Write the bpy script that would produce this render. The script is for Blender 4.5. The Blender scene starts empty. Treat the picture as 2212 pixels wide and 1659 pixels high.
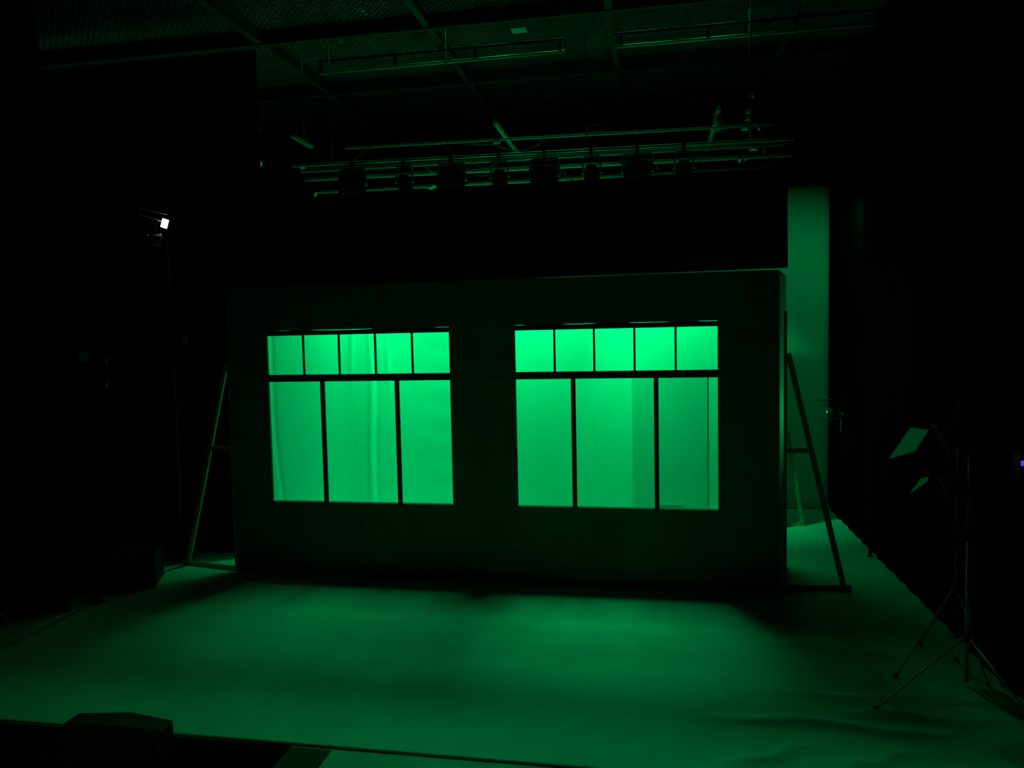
import bpy, bmesh, math, random
from mathutils import Vector, Matrix
random.seed(7)
S = bpy.context.scene
COL = S.collection
PI = math.pi
R = math.radians

# ------------------------------------------------------------------ camera
cam_d = bpy.data.cameras.new('camera'); cam = bpy.data.objects.new('camera', cam_d); COL.objects.link(cam)
yaw, pitch, roll = -.1858, -.0629, -.0211
cy_, sy_, cp_, sp_ = math.cos(yaw), math.sin(yaw), math.cos(pitch), math.sin(pitch)
fw = Vector((sy_*cp_, cy_*cp_, sp_)); rt = Vector((cy_, -sy_, 0)); up = rt.cross(fw)
rr = rt*math.cos(roll) + up*math.sin(roll); uu = up*math.cos(roll) - rt*math.sin(roll)
m = Matrix((rr, uu, -fw)).transposed().to_4x4(); m.translation = Vector((5.3782, -8.9955, 2.9903))
cam.matrix_world = m
cam_d.sensor_fit = 'HORIZONTAL'; cam_d.sensor_width = 36; cam_d.lens = 36*1660/2212
cam_d.clip_start = .05; cam_d.clip_end = 100
S.camera = cam

# ------------------------------------------------------------------ world, view, lights
W = bpy.data.worlds.new('night'); S.world = W; W.use_nodes = True
W.node_tree.nodes['Background'].inputs[0].default_value = (0, 0, 0, 1)
W.node_tree.nodes['Background'].inputs[1].default_value = 0
S.view_settings.view_transform = 'Standard'; S.view_settings.look = 'None'
S.view_settings.exposure = 0; S.view_settings.gamma = 1
try: S.view_settings.use_curve_mapping = False
except Exception: pass
GREEN = (0.0, 1.0, .232)

def spot(name, loc, target, watt, size, blend, rad, color=GREEN):
    d = bpy.data.lights.new(name, 'SPOT'); d.energy = watt; d.color = color
    d.spot_size = R(size); d.spot_blend = blend; d.shadow_soft_size = rad
    o = bpy.data.objects.new(name, d); COL.objects.link(o); o.location = loc
    o.rotation_euler = (Vector(target) - Vector(loc)).to_track_quat('-Z', 'Y').to_euler()
    return o

# lamps above the wire grid, aimed down at the front of the stage
for k, x in enumerate((0.2, 1.7, 3.2, 4.7, 6.2)):
    spot('grid_lamp', (x, 4.0, 9.2), (x*.86+.5, -4.8, 0), (60, 150, 225, 250, 200)[k], 37, .8, .32)
# tight beams of the round batten lamps plus added fill spots, aimed through the windows at the floor just in front of the wall
for x, tx, w in ((1.3, 1.2, 84), (2.4, 2.1, 90), (2.05, 3.35, 62), (4.55, 3.30, 66), (3.9, 4.3, 108), (4.9, 4.8, 108), (5.6, 5.5, 132)):
    spot('par_and_fill_light', (x, 1.60, 4.78), (tx, -1.75, 0), w, 30, 1, .34)
# added fill spots near the upstage batten, without bodies, raising the floor's base light
for k, x in enumerate((1.5, 3.3, 5.2)):
    spot('rear_fill_light', (x, 2.42, 5.08), ((2.0, 3.4, 4.9)[k], -3.0, 0), (11, 32, 26)[k], 54, 1, .34)
# wash lamps on the batten, aimed at the backdrop
for k, (x, tx, tz, sz) in enumerate(((1.20, -.3, 1.8, 100), (2.64, 1.9, 2.75, 100), (3.93, 3.3, 2.6, 100), (5.16, 5.7, 2.7, 68))):
    spot('wash_lamp', (x, 1.50, 4.86), (tx, 3.0, tz), (380, 185, 480, 480)[k], sz, 1, .14)
# added fill spots: one for the cyclorama, one to brighten the wall's side return
spot('cyclorama_fill', (7.95, 2.28, 4.88), (7.6, 4.35, 2.8), 27, 120, 1, .10)
spot('return_fill', (7.50, 1.47, 1.93), (6.88, .6, 2.7), 20.0, 140, .7, .05)

# ------------------------------------------------------------------ materials
MATS = {}
def mat(name, col, rough=.6, metal=0, noise=.08, scale=6, bump=0, bscale=60, spec=.5):
    if name in MATS: return MATS[name]
    M = bpy.data.materials.new(name); M.use_nodes = True; MATS[name] = M
    nt = M.node_tree; b = nt.nodes['Principled BSDF']
    tc = nt.nodes.new('ShaderNodeTexCoord')
    n = nt.nodes.new('ShaderNodeTexNoise'); n.inputs['Scale'].default_value = scale; n.inputs['Detail'].default_value = 5
    nt.links.new(tc.outputs['Object'], n.inputs['Vector'])
    r = nt.nodes.new('ShaderNodeValToRGB')
    r.color_ramp.elements[0].position = .3; r.color_ramp.elements[1].position = .7
    r.color_ramp.elements[0].color = tuple(c*(1-noise) for c in col) + (1,)
    r.color_ramp.elements[1].color = tuple(min(1, c*(1+noise)) for c in col) + (1,)
    nt.links.new(n.outputs['Fac'], r.inputs['Fac']); nt.links.new(r.outputs['Color'], b.inputs['Base Color'])
    b.inputs['Roughness'].default_value = rough; b.inputs['Metallic'].default_value = metal
    b.inputs['Specular IOR Level'].default_value = spec
    if bump:
        n2 = nt.nodes.new('ShaderNodeTexNoise'); n2.inputs['Scale'].default_value = bscale
        nt.links.new(tc.outputs['Object'], n2.inputs['Vector'])
        bp = nt.nodes.new('ShaderNodeBump'); bp.inputs['Strength'].default_value = bump; bp.inputs['Distance'].default_value = .01
        nt.links.new(n2.outputs['Fac'], bp.inputs['Height']); nt.links.new(bp.outputs['Normal'], b.inputs['Normal'])
    return M
def emis(name, col, s):
    M = bpy.data.materials.new(name); M.use_nodes = True; nt = M.node_tree; MATS[name] = M
    b = nt.nodes['Principled BSDF']; b.inputs['Base Color'].default_value = (.8, .8, .8, 1)
    b.inputs['Emission Color'].default_value = col + (1,); b.inputs['Emission Strength'].default_value = s
    return M
FLOORCLOTH = mat('grey_floor_vinyl', (.78, .78, .76), .62, 0, .10, 1.3, .12, 14, .3)
DARKFLOOR = mat('worn_grey_floor', (.62, .62, .60), .7, 0, .2, 2)
SETPAINT = mat('dark_set_paint', (.26, .26, .25), .8, 0, .18, 1.6, .1, 30, .2)
FRAMEBLK = mat('black_window_wood', (.045, .045, .045), .6, 0, .1, 5)
PINE = mat('raw_pine', (.50, .42, .30), .7, 0, .2, 9, .2, 40, .3)
WHITECLOTH = mat('white_muslin', (.82, .82, .80), .9, 0, .03, 1.2, 0, 60, .1)
WHITEFLAT = mat('pale_flat_paint', (.60, .60, .585), .85, 0, .03, 2, 0, 60, .1)
CYC = mat('cyclorama_cloth', (.74, .74, .72), .9, 0, .03, .8, 0, 60, .1)
BLACKCLOTH = mat('black_serge', (.006, .006, .006), 1, 0, .2, 12, 0, 60, .0)
BLACKPAINT = mat('black_wall_paint', (.012, .012, .012), .9, 0, .2, 2, 0, 60, .1)
STEEL = mat('galvanised_pipe', (.62, .62, .62), .5, .15, .12, 15)
BLKSTEEL = mat('black_steel', (.05, .05, .05), .4, .2, .1, 20)
BLKBODY = mat('black_lamp_body', (.0035, .0035, .0035), .6, .0, .1, 20, 0, 60, .04)
GREYMETAL = mat('grey_sheet_metal', (.38, .38, .38), .5, .1, .12, 14)
BEAM = mat('grey_steel_beam', (.042, .042, .042), .7, .0, .2, 4)
WIRE = mat('galvanised_wire', (.88, .88, .88), .5, .0, .25, 3)
CABLE = mat('cable_rubber', (.22, .22, .22), .5, 0, .2, 10)
GRILLE = mat('speaker_grille', (.02, .02, .02), .6, .2, .3, 90, .4, 180)
LENS = mat('dark_glass_lens', (.03, .03, .03), .15, 0, .1, 5)
CASE = mat('road_case_laminate', (.006, .006, .006), .7, 0, .2, 8)
TAPE = mat('gel_frame_metal', (.8, .8, .8), .6, .0, .08, 8)
WLAMP = emis('white_lamp_panel', (.93, 1, .98), 14)
VLED = emis('violet_indicator', (.10, .06, 1), .75)

# ------------------------------------------------------------------ mesh helpers
class MB:
    def __init__(s): s.v = []; s.f = []
    def add(s, vs, fs):
        n = len(s.v); s.v += [tuple(v) for v in vs]; s.f += [tuple(i+n for i in f) for f in fs]; return s
    def box(s, x0, x1, y0, y1, z0, z1, mtx=None):
        vs = [Vector((x, y, z)) for x in (x0, x1) for y in (y0, y1) for z in (z0, z1)]
        if mtx is not None: vs = [mtx @ v for v in vs]
        return s.add(vs, [(0,1,3,2), (4,6,7,5), (0,4,5,1), (2,3,7,6), (0,2,6,4), (1,5,7,3)])
    def bar(s, a, b, w, h=None, upv=(0, 0, 1)):      # rectangular bar from a to b
        a, b = Vector(a), Vector(b); h = h or w; d = (b-a).normalized(); u = Vector(upv)
        if abs(d.dot(u)) > .98: u = Vector((0, 1, 0))
        x = d.cross(u).normalized(); y = x.cross(d).normalized(); vs = []
        for p in (a, b):
            for i, j in ((-1,-1), (1,-1), (1,1), (-1,1)): vs.append(p + x*(w/2*i) + y*(h/2*j))
        return s.add(vs, [(3,2,1,0), (4,5,6,7), (0,1,5,4), (1,2,6,5), (2,3,7,6), (3,0,4,7)])
    def tube(s, pts, r, n=10, cap=True):
        pts = [Vector(p) for p in pts]; rs = r if isinstance(r, (list, tuple)) else [r]*len(pts); vs = []; fs = []
        prev = None
        for i, p in enumerate(pts):
            d = (pts[min(i+1, len(pts)-1)] - pts[max(i-1, 0)])
            d = d.normalized() if d.length > 1e-9 else Vector((0, 0, 1))
            if prev is None:
                u = Vector((0, 0, 1)) if abs(d.z) < .9 else Vector((1, 0, 0))
            else: u = prev
            x = d.cross(u).normalized(); y = x.cross(d).normalized(); prev = y
            for k in range(n):
                t = 2*PI*k/n; vs.append(p + x*(rs[i]*math.cos(t)) + y*(rs[i]*math.sin(t)))
        for i in range(len(pts)-1):
            for k in range(n):
                a = i*n+k; b = i*n+(k+1) % n; fs.append((a, b, b+n, a+n))
        if cap: fs.append(tuple(range(n))[::-1]); fs.append(tuple((len(pts)-1)*n+k for k in range(n)))
        return s.add(vs, fs)
    def build(s, name, m, parent=None, smooth=False, bevel=0, loc=None):
        me = bpy.data.meshes.new(name); me.from_pydata(s.v, [], s.f); me.materials.append(m)
        bm = bmesh.new(); bm.from_mesh(me); bmesh.ops.recalc_face_normals(bm, faces=bm.faces); bm.to_mesh(me); bm.free()
        if smooth:
            for p in me.polygons: p.use_smooth = True
        o = bpy.data.objects.new(name, me); COL.objects.link(o)
        if parent is not None: o.parent = parent
        if bevel:
            b = o.modifiers.new('bevel', 'BEVEL'); b.width = bevel; b.segments = 2; b.limit_method = 'ANGLE'
        if loc: o.location = loc
        return o

def tag(o, label=None, cat=None, group=None, kind=None):
    if label: o['label'] = label
    if cat: o['category'] = cat
    if group: o['group'] = group
    if kind: o['kind'] = kind
    return o
def empty(name, loc, label, cat, group=None, rz=0):
    o = bpy.data.objects.new(name, None); COL.objects.link(o); o.location = loc; o.rotation_euler.z = rz
    o.empty_display_size = .1
    return tag(o, label, cat, group)
def copy_tree(o, loc, label=None, rot=None):
    r = o.copy(); COL.objects.link(r); r.location = loc
    if rot is not None: r.rotation_euler = rot
    if label: r['label'] = label
    for ch in list(o.children):
        c = ch.copy(); COL.objects.link(c); c.parent = r
        for g in list(ch.children):
            d = g.copy(); COL.objects.link(d); d.parent = c
    return r

# ------------------------------------------------------------------ the room
FZ = -.012
tag(MB().box(-6, 12, -13, 8, FZ-.1, FZ).build('floor', DARKFLOOR), kind='structure')
tag(MB().box(-6, 12, -13, 8, 10, 10.1).build('ceiling', BLACKPAINT), kind='structure')
tag(MB().box(-6.1, -6, -13, 8, FZ, 10).build('wall_left', BLACKPAINT), kind='structure')
tag(MB().box(12, 12.1, -13, 8, FZ, 10).build('wall_right', BLACKPAINT), kind='structure')
tag(MB().box(-6, 12, 8, 8.1, FZ, 10).build('wall_back', BLACKPAINT), kind='structure')
tag(MB().box(-6, 12, -13.1, -13, FZ, 10).build('wall_front', BLACKPAINT), kind='structure')

# grey floor sheet laid over the stage, with creases at the front right
creases = [((6.2, -1.50), (8.0, -1.66), .10, .024), ((6.05, -2.55), (7.6, -2.50), .13, .020),
           ((5.75, -3.02), (7.45, -3.06), .12, .042), ((6.75, -2.80), (8.0, -2.83), .12, .026),
           ((5.85, -3.72), (6.45, -3.34), .10, .028), ((6.60, -3.62), (7.15, -3.34), .10, .022),
           ((1.5, -1.30), (6.3, -1.36), .12, .004), ((3.3, -2.0), (6.8, -2.25), .3, .004)]
def floor_h(x, y):
    h = 0
    for (a, b, w, H) in creases:
        dx, dy = b[0]-a[0], b[1]-a[1]; L2 = dx*dx+dy*dy
        t = ((x-a[0])*dx+(y-a[1])*dy)/L2
        if t < -.3 or t > 1.3: continue
        tc = min(1, max(0, t)); wob = .035*math.sin(tc*9+a[1]*5)
        px, py = a[0]+dx*tc, a[1]+dy*tc+wob
        d2 = (x-px)**2+(y-py)**2
        if d2 < 9*w*w: h += H*math.exp(-d2/(w*w*.3))*math.sin(PI*min(1, max(0, (t+.15)/1.3)))
    return h + .0015*math.sin(x*1.7+y*2.3) + .0015*math.sin(x*.9-y*1.1)
X0, X1, Y0, Y1 = -4.6, 9.0, -3.87, 6.4
xs = [X0+(X1-X0)*i/300 for i in range(301)]
ys = [Y0+.0275*i for i in range(140)]; ys += [ys[-1] + (Y1-ys[-1])*i/40 for i in range(1, 41)]
g = MB(); nx = len(xs)
vs = [(x, y, floor_h(x, y)) for y in ys for x in xs]; top = len(vs)
vs += [(x, y, FZ) for y in (Y0, Y1) for x in xs]
fs = [(j*nx+i, j*nx+i+1, (j+1)*nx+i+1, (j+1)*nx+i) for j in range(len(ys)-1) for i in range(nx-1)]
fs += [(top+i, top+i+1, i+1, i) for i in range(nx-1)]
g.add(vs, fs)
o = g.build('floor_sheet', FLOORCLOTH, smooth=True)
tag(o, 'wide grey stage floor sheet with creases at its front right', 'floor covering')
tag(MB().box(-4, 2.70, -5.6, -3.90, FZ, FZ+.012).build('overlay', BLACKCLOTH, bevel=.004),
    'black carpet in front of the stage edge, under the floor monitor', 'overlay')  # thin black box over the floor, left part before the stage edge
tag(MB().box(2.70, 3.02, -5.6, -3.90, FZ, FZ+.006).build('overlay_strip', mat('dark_overlay', (.045, .045, .045), .9), bevel=.002),
    'narrow dark strip along the right side of the black carpet before the stage edge', 'overlay')  # thin dark grey strip bordering the black area

# ------------------------------------------------------------------ drapes
def drape(name, a, b, z0, z1, m, label, cat, amp=.035, period=.26, parent=None, steps=10, group=None):
    a, b = Vector((a[0], a[1], 0)), Vector((b[0], b[1], 0)); L = (b-a).length; d = (b-a)/L; n = Vector((-d.y, d.x, 0))
    N = max(4, int(L/period*10)); g = MB(); vs = []; M_ = 5
    for side in (0, 1):
        for j in range(M_):
            z = z0+(z1-z0)*j/(M_-1)
            for i in range(N+1):
                s = L*i/N; ph = 2*PI*s/period + .9*math.sin(s*1.3)
                w = amp*(math.sin(ph)+.35*math.sin(ph*.47+1))*(1-.35*j/(M_-1))
                vs.append(a + d*s + n*(w + (side-.5)*.008) + Vector((0, 0, z)))
    K = N+1; O = K*M_; fs = []
    for j in range(M_-1):
        for i in range(N):
            q = j*K+i; fs.append((q, q+1, q+K+1, q+K)); q += O; fs.append((q, q+K, q+K+1, q+1))
    for i in range(N):
        fs.append((i, O+i, O+i+1, i+1)); t = (M_-1)*K+i; fs.append((t, t+1, O+t+1, O+t))
    for j in range(M_-1):
        q = j*K; fs.append((q, q+K, O+q+K, O+q)); q += N; fs.append((q, O+q, O+q+K, q+K))
    g.add(vs, fs); o = g.build(name, m, parent, smooth=True)
    if label: tag(o, label, cat, group)
    return o
drape('masking_curtain', (8.2, -2.25), (8.2, 4.3), -.002, 6.9, BLACKCLOTH, 'black side masking curtain running upstage on the right, beside the lit floor', 'curtain', .010, .4)
drape('leg_curtain', (-4.6, .80), (.12, .80), -.002, 6.9, BLACKCLOTH, 'black leg curtain hanging behind the left wooden brace', 'curtain')
drape('leg_curtain', (-4.6, -1.62), (-1.13, -1.62), -.002, 6.9, BLACKCLOTH, 'black leg curtain hanging nearest at the far left of the stage', 'curtain')
drape('leg_curtain', (8.25, -2.32), (11.8, -2.32), FZ+.05, 6.9, BLACKCLOTH, 'black leg curtain hanging at the far right behind the tripod stands', 'curtain')

# flat black border hung over the scenery wall
br = empty('border_curtain', (6.92, .6, 3.722), 'wide flat black border curtain hanging above the scenery wall', 'curtain')
br.rotation_euler.y = R(-.34)
MB().box(-7.92, 0, -.006, .006, 0, 1.155).build('cloth', BLACKCLOTH, br)
MB().tube([(-7.92, 0, 1.165), (0, 0, 1.165)], .012, 8).build('top_pipe', BLACKPAINT, br)
MB().tube([(-7.92, 0, .012), (0, 0, .012)], .009, 8).build('bottom_pipe', BLACKPAINT, br)

# ------------------------------------------------------------------ cyclorama
def sheet(name, xs_, zs_, fy, th, m, parent=None):
    g = MB(); vs = []; nx = len(xs_); nz = len(zs_)
    for sd in (0, 1):
        for z in zs_:
            for x in xs_: vs.append((x, fy(x, z)+sd*th, z))
    O = nx*nz; fs = []
    for j in range(nz-1):
        for i in range(nx-1):
            q = j*nx+i; fs += [(q, q+1, q+nx+1, q+nx), (O+q, O+q+nx, O+q+nx+1, O+q+1)]
    for i in range(nx-1):
        fs.append((i, O+i, O+i+1, i+1)); t = (nz-1)*nx+i; fs.append((t, t+1, O+t+1, O+t))
    for j in range(nz-1):
        q = j*nx; fs.append((q, q+nx, O+q+nx, O+q)); q += nx-1; fs.append((q, O+q, O+q+nx, q+nx))
    return g.add(vs, fs).build(name, m, parent, smooth=True)
def lin(a, b, n): return [a+(b-a)*i/n for i in range(n+1)]
o = sheet('cyclorama', lin(-4.4, 8.16, 120), lin(.012, 5.31, 30), lambda x, z: 4.35+.012*math.sin(x*1.1+z*.4)+.008*math.sin(z*2.1+x), .006, CYC)
tag(o, 'tall pale cyclorama cloth at the very back, right of the scenery wall', 'backdrop')

# white backdrop seen through the two window openings
bd = empty('backdrop', (0, 3.0, 0), 'white backdrop cloth with vertical folds seen brightly lit through both window openings', 'backdrop')
def fold(x, z):
    y = .010*math.sin(x*1.9+z*.3)
    c = .70+.05*math.sin(max(0, z-1.2)*1.3)                      # gathered fold seen left of centre
    k = math.exp(-((x-c-.02)/.055)**2)
    y -= .022*k; y += .014*math.exp(-((x-c-.11)/.035)**2)
    if z > 2.0:
        a = min(1, (z-2.0)/.6); y -= a*.018*math.exp(-((x-.42-(z-2.6)*.06)/.05)**2); y -= a*.016*math.exp(-((x-1.06)/.04)**2)
    y += .03*math.exp(-((x-.28)/.30)**2)                         # shallow hollow
    y += .012*math.exp(-((x+.98-.04*(1.9-z)**2*(z < 1.9))/.04)**2)
    y += .012*math.exp(-((x-4.36-.10*(1.6-z)*(z < 1.6))/.06)**2)
    y += .004*math.sin(z*14)*math.exp(-((x-1.95)/.25)**2)        # horizontal ripples
    return y
xs_ = sorted(set([round(-2.4+.06*i, 4) for i in range(int(9.66/.06)+1)] + [round(-1.2+.012*i, 4) for i in range(220)] + [round(4.1+.015*i, 4) for i in range(40)] + [7.26]))
sheet('cloth', xs_, lin(.012, 3.62, 70), fold, .006, WHITECLOTH, bd)
MB().tube([(-2.4, .02, 3.645), (7.26, .02, 3.645)], .024, 12).build('top_pipe', STEEL, bd)
for x in (-2.3, .8, 4.0, 7.23): MB().bar((x, .055, .0), (x, .055, 3.62), .05, .05).build('upright', PINE, bd)
fl = empty('scenery_flat', (5.575, 2.973, 0), 'slightly darker free-standing flat standing behind the lower right window panes', 'scenery flat')
MB().box(-.565, .565, -.006, .006, 0, 2.37).build('panel', WHITEFLAT, fl)
f = MB()
for x in (-.54, .54): f.box(x-.025, x+.025, .006, .010, 0, 2.37)
for z in (.03, 1.18, 2.34): f.box(-.515, .515, .006, .010, z-.025, z+.025)
f.build('frame', PINE, fl)
MB().box(-.2, .2, -.02, -.006, .33, .35).build('hinge_strip', WHITEFLAT, fl)

# ------------------------------------------------------------------ scenery wall with two window openings
WX, WH = 6.73, 3.66
wins = [(.5455, 2.9226), (3.733, 6.0689)]
ZB, Z1, Z2, ZT = .938, 2.467, 2.553, 3.0485
wall = empty('scenery_wall', (0, 0, 0), 'dark painted scenery wall with two large window openings glowing green', 'scenery wall')
TOPH = 3.112
def panel(name, x0, x1, z0, z1, y0=0, y1=.018, m=SETPAINT):
    return MB().box(x0+.0015, x1-.0015, y0, y1, z0+.0015, z1-.0015).build(name, m, wall, bevel=.0012)
xs4 = [0, wins[0][0], wins[0][1], wins[1][0], wins[1][1], WX]
back = MB()
for a, b in ((0, xs4[1]), (xs4[2], xs4[3]), (xs4[4], WX)): back.box(a, b, .018, .028, 0, WH)
for a, b in wins: back.box(a, b, .018, .028, 0, ZB-.001); back.box(a, b, .018, .028, TOPH, WH)
back.build('backing_sheet', SETPAINT, wall)
panel('pier_panel', xs4[0], xs4[1], 1.09, WH); panel('pier_panel', xs4[4], WX, 1.09, WH)
panel('pier_panel', xs4[2], xs4[3], 1.09, 2.08); panel('pier_panel', xs4[2], xs4[3], 2.08, 3.11)
panel('head_panel', xs4[1], xs4[2], TOPH, WH); panel('head_panel', xs4[2], xs4[3], 3.11, WH); panel('head_panel', xs4[3], xs4[4], TOPH, WH)
panel('base_panel', 0, 2.44, 0, ZB); panel('base_panel', 2.44, 4.88, 0, ZB); panel('base_panel', 4.88, WX, 0, ZB)
for a, b in ((xs4[0], xs4[1]), (xs4[2], xs4[3]), (xs4[4], WX)): panel('base_panel', a, b, ZB, 1.09)
fr = MB()
for z in (.05, WH-.05):
    fr.box(0.02, WX-.02, .028, .06, z-.04, z+.04)
for x in (.05, .30, 3.10, 3.56, 6.3, WX-.05): fr.box(x-.035, x+.035, .028, .06, .1, WH-.1)
fr.build('rear_frame', PINE, wall)
# slits of light above each window: (centre x, half length, gap)
slits = [[(.78, .10, .003), (1.55, .42, .0075), (2.86, .12, .004)], [(3.78, .09, .003), (4.50, .20, .0055), (5.30, .24, .004), (5.98, .14, .0055)]]
for (a, b), sl in zip(wins, slits):
    w = MB(); N = 90; vs = []
    for sd in (0, 1):
        for i in range(N+1):
            x = a + (b-a)*i/N; gap = 0
            for c, hl, gp in sl:
                t = abs(x-c)/hl
                if t < 1: gap = max(gap, gp*(1-t*t)**.6)
            vs += [(x, .002+sd*.024, ZT), (x, .002+sd*.024, TOPH+.0012-gap-(.0012 if gap > 0 else 0))]
    K = 2*(N+1); fs = []
    for i in range(N):
        q = 2*i; fs += [(q, q+2, q+3, q+1), (K+q, K+q+1, K+q+3, K+q+2), (q, K+q, K+q+2, q+2), (q+1, q+3, K+q+3, K+q+1)]
    fs += [(0, 1, K+1, K), (2*N, K+2*N, K+2*N+1, 2*N+1)]
    hd = w.add(vs, fs).build('window_head', FRAMEBLK, wall)
    wf = MB()
    wf.box(a, b, .020, .060, Z1, Z2)
    wfo = wf.build('window_transom', FRAMEBLK, wall)
    wx = b-a
    for k in range(1, 5):
        x = a + wx*k/5; MB().box(x-.012, x+.012, .026, .046, Z2, ZT).build('upper_muntin', FRAMEBLK, wfo)
    for k in ((.3, .712) if a < 1 else (.292, .704)):
        x = a + wx*k; MB().box(x-.027, x+.027, .022, .052, ZB, Z1).build('lower_mullion', FRAMEBLK, wfo)
    MB().box(a, b, .002, .075, ZB-.012, ZB).build('window_sill', mat('bare_sill_wood', (.55, .5, .4), .6), wall)
# narrow return at the right end of the wall
e = MB(); A = Vector((WX+.002, .03, 0)); B = Vector((6.955, 1.0, 0)); n_ = Vector(((B-A).y, -(B-A).x, 0)).normalized()*.009
e.add([A+n_, B+n_, B-n_, A-n_] + [p+Vector((0, 0, WH-.005)) for p in (A+n_, B+n_, B-n_, A-n_)],
      [(0,1,2,3), (4,5,6,7), (0,1,5,4), (1,2,6,5), (2,3,7,6), (3,0,4,7)])
e.build('side_return', mat('pale_return_ply', (.7, .68, .62), .8), wall)

# ------------------------------------------------------------------ triangular wooden braces
def brace(name, base, ux, apex_h, foot, bar_h, label, up_h=None, w=.07, t=.032, base_rail=True):
    r = empty(name, base, label, 'brace', 'triangular wooden wall braces')
    u = Vector((ux[0], ux[1], 0)).normalized()
    up_h = up_h or apex_h
    MB().bar((0, 0, .004), (0, 0, up_h), t, t).build('upright', PINE, r, bevel=.002)
    p = u*foot
    MB().bar((u.x*.03, u.y*.03, apex_h), (p.x, p.y, .03), t, w, (u.x, u.y, .001)).build('sloping_leg', PINE, r, bevel=.002)
    k = 1-bar_h/apex_h
    MB().bar((0, 0, bar_h), (u.x*foot*k, u.y*foot*k, bar_h), t, .055).build('cross_rail', PINE, r, bevel=.002)
    if base_rail: MB().bar((0, 0, .03), (p.x*1.12, p.y*1.12, .03), t, .055).build('foot_rail', PINE, r, bevel=.002)
    return r
brace('wall_brace', (-.035, .05, 0), (-.92, .18), 2.70, .82, 1.60, 'tall wooden wall brace leaning out left of the scenery wall', w=.06)
brace('wall_brace', (6.815, .10, 0), (.62, .08), 2.72, .66, 1.62, 'tall dark wooden brace standing right of the scenery wall in front of the cyclorama strip', up_h=3.2, w=.06)
brace('wall_brace', (7.30, 3.13, 0), (.2, .03), 1.45, .25, 1.15, 'low pale brace far back right, beside the backdrop edge', w=.05)

# ------------------------------------------------------------------ pipes of the lighting rig
def pipe(name, a, b, r, label, m=STEEL, cat='pipe', group=None):
    c = (Vector(a)+Vector(b))/2
    o = MB().tube([Vector(a)-c, Vector(b)-c], r, 14).build(name, m, smooth=True); o.location = c
    return tag(o, label, cat, group)
G1 = 'horizontal pipes of the lighting rig'
PB = (1.40, 5.455, 5.405)    # y, z left, z right  (front batten that carries the lamps)
pipe('batten_pipe', (.30, 1.40, 5.47), (7.12, 1.40, 5.40), .021, 'front batten pipe of the lighting rig that carries the row of stage lamps', group=G1)
pipe('batten_pipe', (.30, 1.68, 5.455), (7.05, 1.68, 5.41), .028, 'thicker pipe directly behind the front batten of the lighting rig', mat('dull_pipe', (.34, .34, .34), .6, .1, .12, 15), group=G1)
pipe('batten_pipe', (.2, 2.00, 5.40), (7.2, 2.00, 5.33), .028, 'third pipe down in the lighting rig, seen between the lamp bodies', group=G1)
pipe('batten_pipe', (.2, 2.35, 5.275), (7.15, 2.35, 5.24), .026, 'lowest pipe of the lighting rig, just above the border curtain', group=G1)
pipe('batten_pipe', (.9, 1.90, 5.80), (6.95, 1.90, 5.72), .018, 'topmost thin pipe of the lighting rig', group=G1)
PIPES = {'B': (1.40, .30, 5.47, 7.12, 5.40, .021), 'K': (1.68, .30, 5.455, 7.05, 5.41, .028), 'C': (2.00, .2, 5.40, 7.2, 5.33, .028),
         'D': (2.35, .2, 5.275, 8.1, 5.235, .026), 'A': (1.90, .9, 5.80, 6.95, 5.72, .018)}
def pp(k, x, dz=0):          # point on pipe k at x, dz measured from its axis
    y, xa, za, xb, zb, r = PIPES[k]; return Vector((x, y, za+(zb-za)*(x-xa)/(xb-xa)+dz))
G2 = 'sloping overhead pipes'
pipe('overhead_pipe', (.12, 1.75, 6.0), (.12, 2.45, 6.0), .035, 'short overhead pipe running upstage above the left end of the lighting rig', mat('dull_pipe', (.34, .34, .34)), group=G2)
pipe('overhead_pipe', (3.17, 1.82, 6.0), (3.17, 4.6, 6.0), .035, 'overhead pipe running upstage above the middle of the lighting rig', group=G2)
pipe('overhead_pipe', (6.25, 1.98, 6.0), (6.25, 4.6, 6.0), .035, 'overhead pipe running upstage above the right end of the lighting rig', group=G2)
G3 = 'upright hangers at the right end of the rig'
pipe('hanger_pipe', (6.84, 2.0, 5.33), (6.84, 2.0, 5.52), .024, 'short upright pipe between two rig pipes at the right end', group=G3)
def hang(x, y, z0, z1, label): return pipe('hanger_rod', (x, y, z0), (x, y, z1), .007, label, BLKSTEEL, 'rod', 'thin rods holding the rig')
for i, x in enumerate((.9, 2.6, 4.5, 6.6)):
    lab = ('first', 'second', 'third', 'fourth')[i]
    hang(x, 1.40, 5.47-.0103*(x-.3)+.019, 7.302, '%s thin dark rod from the left holding the front lamp batten' % lab)

for x, y, zt, lab in ((.12, 2.2, 7.30, 'dark rod holding the short overhead pipe at the left'), (3.17, 3.5, 7.10, 'dark rod holding the middle overhead pipe'), (6.25, 3.5, 7.10, 'dark rod holding the right overhead pipe')):
    hang(x, y, 6.03, zt, lab)
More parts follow.
